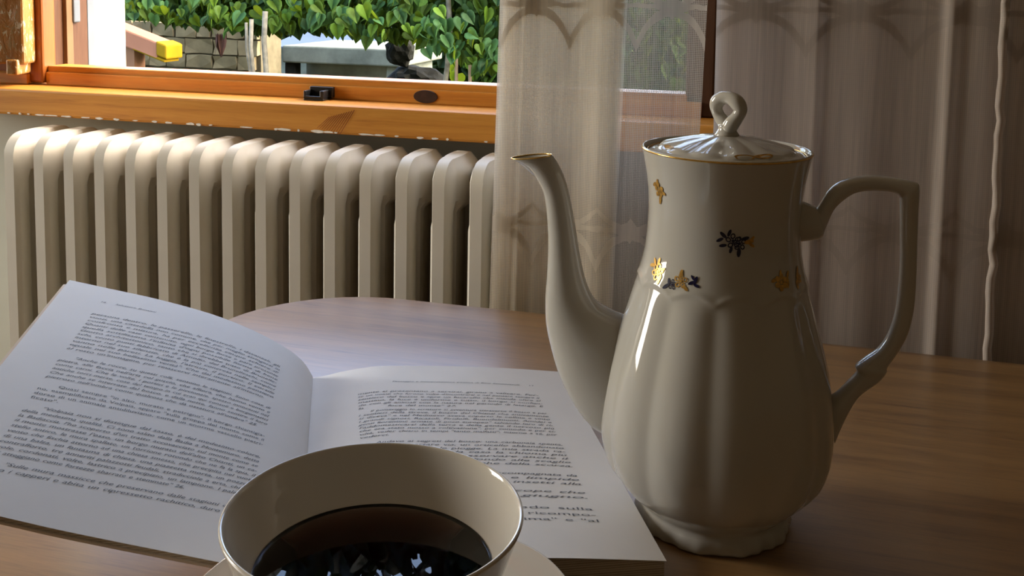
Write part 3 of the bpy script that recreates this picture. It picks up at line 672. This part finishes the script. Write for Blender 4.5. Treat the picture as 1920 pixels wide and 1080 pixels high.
LT = [('persona dentro, le passerelle, le finestrelle, i davanzali, gli', 207), ('vuoti, una cittadella non comune, che per meglio stringersi in', 202), ('confronta e misura, ha per eccellenza cinque schiere di', 197), ('Quanti delle case contenute, ogni borgo forse e pare presente', 192),
      ("quella sottilissima l'infinita d'ogni possibile forma di bene", 187), ('Giotto architettonico, tanto che si direbbe tutto di Brunelle-', 182), ('schi, cento punti fabbricato di Arnolfo, del Brunelleschi, come', 177), ('intorno nel suo silenzio, che \u00e8 la pi\u00f9 concreta nelle semplici', 172), ("vanno nelle pareti. La loggia, l'atrium, il portico. Il cortile", 167), ('eguale nel suo bellissimo verit\u00e0". Che dal medesimo pensiero', 162), ("al resto un'immagine, per rinascervi interamente all'interno.", 157),
      ('     "Anche le rocce, su questi colli, sentono le stagioni. Sono cose di', 146.5), ("pietra, alle faccia nell'aria col guscio, che affiora, che hanno vento e", 141.4), ('come carni. Che le volte, i portici e le piccionaie, spesso innocenti nel', 136.4), ('antiche torri merse, cose del tempo in cui eran qui consoli e borgomastri', 131.4), ('Che anche se interrate dal bosco, e dalla notte, fanno sentire il loro', 126.4), ("pietroso nell'ombra come qualcosa che d\u00e0 ossatura all'ombra\" 25.", 121.4),
      ('      Quasi sempre "in alto, murato e petrigno", il borgo chiantigia-', 112.3), ('no, esemplificato da Volpaia, appare "sulla groppa del monte come il', 107.4), ('dorso di un animale antidiluviano, come un enorme vascello pietri-', 102.4), ('ficato".', 97.5),
      ('     "Volpaia non si distingue dal sasso, \u00e8 del medesimo colore,', 88.6), ('della medesima qualit\u00e0. Ci sono salito dalla Badia a Montemuro, detta', 83.6), ("la Badiaccia, l'ho scoperto d'un tratto accovacciato sul monte come se", 78.6), ("il monte mostrasse l'osso, un borgo murato dell'alto Chianti, un ca-", 73.6), ('stello antico, le mura spallate, un torrione rotondo che ne fa la spia, il', 68.7), ('vento che fischia attorno ad una chiesa smessa, che precipita nel vuoto', 63.7), ('di una balza, un fantasma di chiesa, una piazzetta morta, un pozzo a', 58.7), ('contrafforto, tre anneriti palazzotti feudali, stradicciole a erta, chiass-', 53.7), ('uole, cordonati, volte, lastrico a precipizio, un lampione. I palazzo-', 48.8), ('tti atteggiano come fortezze sbarrate e stemmate" 26.', 43.8),
      ('     "Sulle mura massicce che preservano dalle stagioni con', 35.6), ('gono i capperi e abita un cipressetto rachitico, duro come', 30.6)]
ll = [('16     Salvatore Bonanni', 225.5, 156, 120, 2.6, True)]
for i, (s_, t_) in enumerate(LT):
    ital = not (17 <= i <= 20); e = 30
    if i == 20: e = 142
    if i == 30: e = 64
    if i == 10 or i == 16: e = 36
    if i == 31: e = 36
    ll.append((s_, t_ - 1.0, 156, e, 3.7, ital))
text_mesh(ll, place_left, book, 'left_page_print')
RT = [('mente si presentano a servirsi, girano a valicare. For-', 200.5), ("se un uomo che furono volte d'incontrarsi e nel pensare sempre il", 195.9), ('sentiero del bosco e apre un focarello che manda oltre al', 191.2), ('mattino, la luce \u00e8 uniforme e tutto, il borgo si confon-', 186.5), ('de con gli animali con la natura nel periodo di letargo. E', 181.8), ('la        foce del monte" 27.', 177),
      ('     Il pomeriggio lo scrittore si avventura attraverso il bosco e per', 170.8), ('i sentieri della Greve, il bosco del Chianti che anticamente', 166.2), ('si diceva" e nel Medioevo aveva coperto le colline e vinto', 161.7), ('i grandi signori, Ricasoli, Firidolfi, Buondelmonti, Amidei e', 157.1), ('genti fiorentine armate di poco europeo" salvando loro di ri-', 152.5), ("l'addomesticarsi della terra e della gente il nervoso pi\u00f9", 148), ('che era stato mosso a coltivazione", per comodo e per ci-', 143.5), ('viltà, veder chiaro in tempi "tanto malfatti", intorno a s\u00e9, per', 138.9), ('vederci.', 134.3),
      ('     Andavo ai segreti del bosco: una carbonaia spenta,', 125), ('tavole per portare via, un orticello abbandonato', 120.4), ('un sentiero per le piogge. La mia strada ra-', 115.7), ('sente, a vedere da casa la chioma pi\u00f9', 111.1), ('alta, ne potevo osservare anche il', 106.4), ('passo, rinchiusi in fondo alle scaglie', 101.8), ('come le finissime rughe della scorza.', 97.1),
      ('     Una macchia verde accompagnata da', 85.4), ('acque, di muschio e limpide', 80.4), ('pozze, vi navigavano insetti alla', 75.4), ('luce, tagliando le scope che', 65.5), ('si gonfiavano a giugno.', 60.2), ('     in un altro modo sulla', 47.6), ('che torna ad essere ricompo-', 41.6), ('sta, momenti "al prima" e "al', 35.6)]
rl = [("Paesaggio e interpretazione poetica di Bino Sanminiatelli", 216.5, 126, 36, 2.6, True), ('17', 216.5, 30, 26, 2.6, False)]
for i, (s_, t_) in enumerate(RT):
    e = 26; st = 150
    if i == 5: e = 86
    if i == 14: e = 132
    rl.append((s_, t_ - 1.0, st, e, 3.7, not i >= 27))
text_mesh(rl, place_right, book, 'right_page_print')

# ------------------------------------------------------------------ cup, saucer, tea
CC = Vector((-.1497, .3558, 0.75))
sc = thing('saucer', CC, 'cream porcelain saucer with scalloped rim under the teacup', 'saucer')
SPR = [(.0001, .0060), (.034, .0060), (.038, .0066), (.041, .0072), (.052, .0105), (.064, .0222), (.074, .0268), (.084, .0292), (.0915, .0306), (.0925, .0309), (.0928, .0302), (.0915, .0288), (.083, .0272), (.073, .0246), (.063, .0200), (.051, .0085), (.0455, .0042), (.0440, .0), (.0405, .0), (.0395, .0025), (.0001, .0030)]
def sc_f(r, z, a):
    k = smooth01(.060, .0925, r); w = abs(math.sin(4 * a + .55)); return r * (1 + k * .030 * (w - .6)), z + k * .0018 * (w - .5)
lathe('saucer_plate', densify(SPR, 2), CC, 'cupglaze', sc, 144, sc_f)
cup = thing('teacup', CC + Vector((0, 0, .0063)), 'cream porcelain teacup filled with black tea before the open book', 'cup')
CO = [(.0001, .0085), (.024, .0085), (.0255, .0064), (.0285, .0064), (.0292, .0082), (.0290, .0100), (.0330, .0135), (.0390, .0240), (.0445, .0370), (.0490, .0510), (.0525, .0630), (.0560, .0735), (.0585, .0805), (.0597, .0835), (.0600, .0845), (.0599, .0853), (.0593, .0857), (.0586, .0854), (.0581, .0846), (.0568, .0805), (.0540, .0730), (.0503, .0655), (.0470, .0600), (.0430, .0480), (.0385, .0340), (.0330, .0220), (.0250, .0150), (.0001, .0130)]
lathe('cup_bowl', densify(CO, 3), CC, 'cupglaze', cup, 128)
hd = catmull([(.0560, .0700, 0), (.068, .0740, 0), (.078, .0670, 0), (.080, .0540, 0), (.072, .0400, 0), (.058, .0330, 0), (.0435, .0330, 0)], 6)
HDIR = Vector((.35, -.94, 0)).normalized()
tube('cup_handle', [CC + HDIR * a + Vector((0, 0, z)) for a, z, _ in hd], .0036, 'cupglaze', cup, 12)
tea = tag(lathe('tea', [(.0001, .0150), (.0249, .0152), (.0329, .0222), (.0384, .0342), (.0429, .0482), (.0469, .0602), (.0479, .0624), (.0476, .0620), (.0472, .0618), (.0468, .0618), (.044, .0618), (.03, .0618), (.0001, .0618)], CC, 'tea', None, 96), 'dark reddish brown tea filling the porcelain teacup', 'tea')

# ------------------------------------------------------------------ garden
struct(box('garden_ground', (-40, YO + 0.02, -0.3), (30, 70, -0.12), 'ground'))
GZ = -0.12
def leaf_mesh(name, mat):
    # heart shaped blade in xy, tip at -y, slightly folded and cupped
    out = [(0, .18), (.22, .34), (.44, .22), (.50, -.02), (.40, -.32), (.18, -.62), (0, -.86)]
    V = [(0, .10, 0), (0, -.35, .02)]; idxR = []; idxL = []
    for x, y in out:
        V.append((x, y, .16 * x - .20 * y * y)); idxR.append(len(V) - 1)
    for x, y in out[1:-1]:
        V.append((-x, y, .16 * x - .20 * y * y)); idxL.append(len(V) - 1)
    R_ = idxR; L_ = [idxR[0]] + idxL + [idxR[-1]]
    F = []
    for ring in (R_, L_):
        for i in range(len(ring) - 1):
            F.append((0 if i < 3 else 1, ring[i], ring[i + 1]))
        F.append((0, ring[3], 1))
    me = bpy.data.meshes.new(name); me.from_pydata(V, [], F); me.update(); me.materials.append(M[mat])
    for p in me.polygons: p.use_smooth = True
    return me
LM = [leaf_mesh('leaf', 'leaf'), leaf_mesh('leaf', 'leaf2')]
PROFZ = [(-4.6, .95), (-3.9, .93), (-3.44, 0.88), (-3.22, 0.81), (-3.06, 0.79), (-2.90, 0.82), (-2.78, 0.78), (-2.68, 0.76), (-2.59, 0.80), (-2.47, 0.79), (-2.35, 0.77), (-2.29, 0.81), (-2.14, 0.77), (-2.02, 0.75), (-1.93, 0.74), (-1.82, 0.78), (-1.71, 0.72), (-1.62, 0.67), (-1.51, 0.66), (-1.43, 0.61), (-1.32, 0.62), (-.9, .55), (-.2, .5)]
px_, pz_ = [p[0] for p in PROFZ], [p[1] for p in PROFZ]
def leaf_matrix(loc, size):
    rz = random.gauss(0, .7); rx = PI / 2 + random.gauss(-.25, .45); ry = random.gauss(0, .45)
    return Matrix.Translation(loc) @ Matrix.Rotation(rz, 4, 'Z') @ Matrix.Rotation(rx, 4, 'X') @ Matrix.Rotation(ry, 4, 'Z') @ Matrix.Diagonal((size, size, size, 1))
vine = thing('climbing_vine', (-2.5, 4.75, GZ), 'leafy green climbing vine hanging in the garden beyond the window', 'vine')
IV = Matrix.Translation(vine.location).inverted()
cnt = 0
while cnt < 300:
    x = random.uniform(-3.6, -1.25); zb = interp(x, px_, pz_); z = zb + .035 + abs(random.gauss(0, .13)); y = 4.7 - random.uniform(0, .16)
    if z > 1.04: continue
    o = bpy.data.objects.new('leaf', random.choice(LM)); COL.objects.link(o)
    mw = leaf_matrix(Vector((x, y, z)), random.uniform(.045, .085)); o.parent = vine; o.matrix_parent_inverse = IV; o.matrix_basis = mw; cnt += 1
def leaf_mass(name, pts, mats, parent, smin, smax):
    src = LM[0]; bv = [v.co.copy() for v in src.vertices]; bf = [tuple(p.vertices) for p in src.polygons]; V, F, MI = [], [], []
    for p in pts:
        mw = leaf_matrix(Vector(p), random.uniform(smin, smax)); k = len(V); V += [tuple(mw @ c) for c in bv]; mi = random.randrange(len(mats))
        for f in bf: F.append(tuple(k + i for i in f)); MI.append(mi)
    me = bpy.data.meshes.new(name); me.from_pydata(V, [], F); me.update()
    for mt in mats: me.materials.append(M[mt])
    me.polygons.foreach_set('material_index', MI); me.polygons.foreach_set('use_smooth', [True] * len(F))
    o = bpy.data.objects.new(name, me); COL.objects.link(o)
    if parent: attach(o, parent)
    return o
pts = []
while len(pts) < 7600:
    x = random.uniform(-4.6, -.2); zb = interp(x, px_, pz_); top = 1.20 + .20 * smooth01(-2.6, -1.6, x) + .08 * math.sin(x * 5)
    z = random.uniform(zb + .02, top); pts.append((x, 4.72 + random.uniform(0, .45) * (1 if random.random() < .7 else 1.5), z))
tag(leaf_mass('vine_foliage', pts, ('leaf', 'leaf2', 'leaf'), vine, .045, .085), kind='stuff')
for (xa, ya, za, zt, rr, dx) in ((-2.555, 4.50, GZ, .86, .011, .03), (-2.49, 4.52, GZ, .90, .014, .05), (-2.62, 4.56, GZ, .84, .008, -.03), (-1.60, 4.75, GZ, 1.2, .014, .05)):
    tube('vine_stem', [(xa - dx + dx * k / 7 + .012 * math.sin(k * 1.7), ya, za + (zt - za) * k / 7) for k in range(8)], rr, 'bark', vine, 8)
for k, dx in enumerate((0, .018, -.012)):
    o = bpy.data.objects.new('dried_leaf', leaf_mesh('dried_leaf', 'brownleaf')); COL.objects.link(o); o.parent = vine; o.matrix_parent_inverse = IV
    o.matrix_basis = Matrix.Translation((-2.79 + dx, 4.58 - .01 * k, .745)) @ Matrix.Rotation(k * 1.1, 4, 'Z') @ Matrix.Rotation(PI / 2, 4, 'X') @ Matrix.Diagonal((.05, .105, .05, 1))
pts = [(random.uniform(-5.2, .6), random.uniform(2.75, 3.2), 2.42 + random.gauss(0, .07)) for i in range(1500)]
tag(leaf_mass('unseen_canopy', pts, ('canopy',), vine, .08, .13), kind='stuff')  # unseen leaf strip added overhead, sized for what the tea reflects
# pergola beam that carries the vine
perg = thing('pergola', (-2.4, 4.98, GZ), 'wooden pergola posts and rafters carrying the green vine', 'pergola')
for x in (-4.4, -.35): box('post', (x - .04, 4.94, GZ), (x + .04, 5.02, 2.36), 'bark', perg, .005)
for x in (-4.4, -.35): box('rafter', (x - .03, 1.7, 2.30), (x + .03, 5.02, 2.36), 'bark', perg, .005)
box('beam', (-4.6, 4.94, 2.28), (-.2, 5.02, 2.36), 'bark', perg, .005)
# hedge behind
hed = thing('hedge', (-4.5, 11.0, GZ), 'dark green hedge at the far end of the garden', 'hedge')
pts = []
for i in range(5200):
    x = random.uniform(-13.5, 1.5); y = 10.6 + random.uniform(0, .9) ** 2; pts.append((x, y, random.uniform(GZ, .95 + .18 * math.sin(x * 1.3) + .1 * math.sin(x * 3.7))))
tag(leaf_mass('hedge_leaves', pts, ('hedge', 'hedge', 'leaf'), hed, .13, .26), kind='stuff')
box('hedge_core', (-13.6, 11.3, GZ), (1.6, 11.9, .85), 'hedge', hed, .05)
bsh = thing('shrub', (-1.3, 5.7, GZ), 'dark low shrub behind the vine beside the rock pile', 'shrub')
pts = [(random.gauss(-1.3, .16), random.gauss(5.75, .12), GZ + abs(random.gauss(0, .42))) for i in range(1300)]
tag(leaf_mass('shrub_leaves', pts, ('hedge', 'leaf'), bsh, .06, .11), kind='stuff')
tube('shrub_stem', [(-1.3, 5.75, GZ), (-1.29, 5.74, .3)], .02, 'bark', bsh)

# stone wall, each visible stone its own piece
sw = thing('stone_wall', (-3.8, 6.1, GZ), 'tan dry stone garden wall below the vine leaves', 'wall')
box('wall_core', (-4.75, 6.02, GZ), (-3.36, 6.30, .70), 'mortar', sw)
z = GZ + .0
while z < .68:
    hh = random.uniform(.075, .12); x = -4.75
    while x < -3.40:
        w = random.uniform(.10, .22); w = min(w, -3.36 - x)
        if z + hh > .30 and w > .04:
            bm = bmesh.new(); r = bmesh.ops.create_cube(bm, size=1.0); bmesh.ops.subdivide_edges(bm, edges=bm.edges[:], cuts=1)
            for v in bm.verts:
                v.co = Vector((x + w / 2 + v.co.x * (w - .012) + random.uniform(-.006, .006), 6.02 + v.co.y * .07 + random.uniform(-.008, .008), z + hh / 2 + v.co.z * (hh - .012) + random.uniform(-.005, .005)))
            me = bpy.data.meshes.new('stone'); bm.to_mesh(me); bm.free(); me.materials.append(M['stone'])
            o = bpy.data.objects.new('stone', me); COL.objects.link(o); attach(o, sw)
        x += w
    z += hh
# coral roofed lean-to with yellow tile end
sh = thing('coped_wall', (-3.4, 4.0, GZ), 'tan garden wall with sloping coral coping and yellow tile end', 'wall')
def slope_box(name, xa, za, xb, zb_, th, y0, y1, mat):
    V = [(xa, y0, za), (xb, y0, zb_), (xb, y0, zb_ - th), (xa, y0, za - th), (xa, y1, za), (xb, y1, zb_), (xb, y1, zb_ - th), (xa, y1, za - th)]
    o = mesh(name, V, [(0, 1, 2, 3), (4, 7, 6, 5), (0, 4, 5, 1), (1, 5, 6, 2), (2, 6, 7, 3), (3, 7, 4, 0)], mat, sh)
    b = o.modifiers.new('bevel', 'BEVEL'); b.width = .008; b.segments = 2; return o
slope_box('coping_slab', -4.0, 1.175, -2.725, .767, .082, 3.95, 4.07, 'coral')
slope_box('tile_end', -2.730, .773, -2.675, .755, .066, 3.945, 4.075, 'yellow')
slope_box('tile_lip', -2.86, .744, -2.69, .690, .016, 3.95, 4.07, 'yellow')
boxes('coped_wall_body', [((-4.0, 3.97, GZ), (-2.86, 4.05, .735))], 'tanwall', sh)
# concrete plinth with slab, blue roof sheets behind
cp = thing('concrete_tank', (-3.0, 6.7, GZ), 'mossy grey concrete tank with overhanging slab', 'tank')
box('tank_wall', (-3.40, 6.75, GZ), (-2.60, 7.3, .47), 'concrete', cp, .01)
box('tank_slab', (-3.44, 6.46, .478), (-2.54, 7.35, .60), 'concrete', cp, .012)
box('tank_post', (-3.44, 6.50, GZ), (-3.36, 6.6, .478), 'rock', cp, .01); box('tank_post', (-2.66, 6.50, GZ), (-2.54, 6.6, .478), 'concrete', cp, .01)
rf = thing('low_shed', (-3.9, 8.3, GZ), 'low outbuilding with pale blue grey sheet roof', 'shed')
box('shed_wall', (-4.30, 8.05, GZ), (-3.46, 8.9, .47), 'concrete', rf)
for k in range(3):
    xa = -4.34 + k * .305; V = []
    for y, zz in ((7.9, .475), (9.0, .66)): V += [(xa, y, zz), (xa + .30, y, zz), (xa + .30, y, zz + .015), (xa, y, zz + .015)]
    mesh('roof_sheet', V, [(0, 1, 2, 3), (4, 7, 6, 5), (3, 2, 6, 7), (0, 4, 5, 1), (1, 5, 6, 2), (0, 3, 7, 4)], 'sheet', rf)
# rock pile
for k, (x, y, zb, sx_, sz_, lab) in enumerate(((-2.19, 5.58, .655, .085, .095, 'topmost small dark mossy rock of the garden pile'), (-2.10, 5.60, .485, .165, .085, 'flat dark mossy rock under the topmost one of the garden pile'), (-2.12, 5.62, .27, .21, .14, 'broad dark mossy rock in the middle of the garden pile'), (-2.13, 5.62, .01, .26, .14, 'largest dark mossy rock at the base of the garden pile'))):
    bm = bmesh.new(); bmesh.ops.create_icosphere(bm, subdivisions=3, radius=1.0)
    for v in bm.verts:
        q = v.co.copy(); f = 1 + .14 * math.sin(q.x * 5 + k) * math.cos(q.y * 4 + k * 2) + .07 * math.sin(q.z * 9 + q.x * 7 + k) + random.uniform(-.03, .03); v.co = Vector((x + q.x * sx_ * f, y + q.y * sx_ * f * .8, zb + q.z * sz_ * f))
    me = bpy.data.meshes.new('rock'); bm.to_mesh(me); bm.free(); me.materials.append(M['rock'])
    o = bpy.data.objects.new('rock', me); COL.objects.link(o); tag(o, lab, 'rock', 'rocks of the garden pile')
for k, (x, y, zt) in enumerate(((-1.525, 4.62, .705), (-1.455, 4.62, .665))):
    st = tag(tube('garden_stake', [(x, y, GZ), (x + .004, y, zt * .5), (x, y, zt)], .009, 'stake', None, 8), ('taller raw wooden stake standing under the vine', 'shorter raw wooden stake standing under the vine')[k], 'stake', 'garden stakes under the vine')
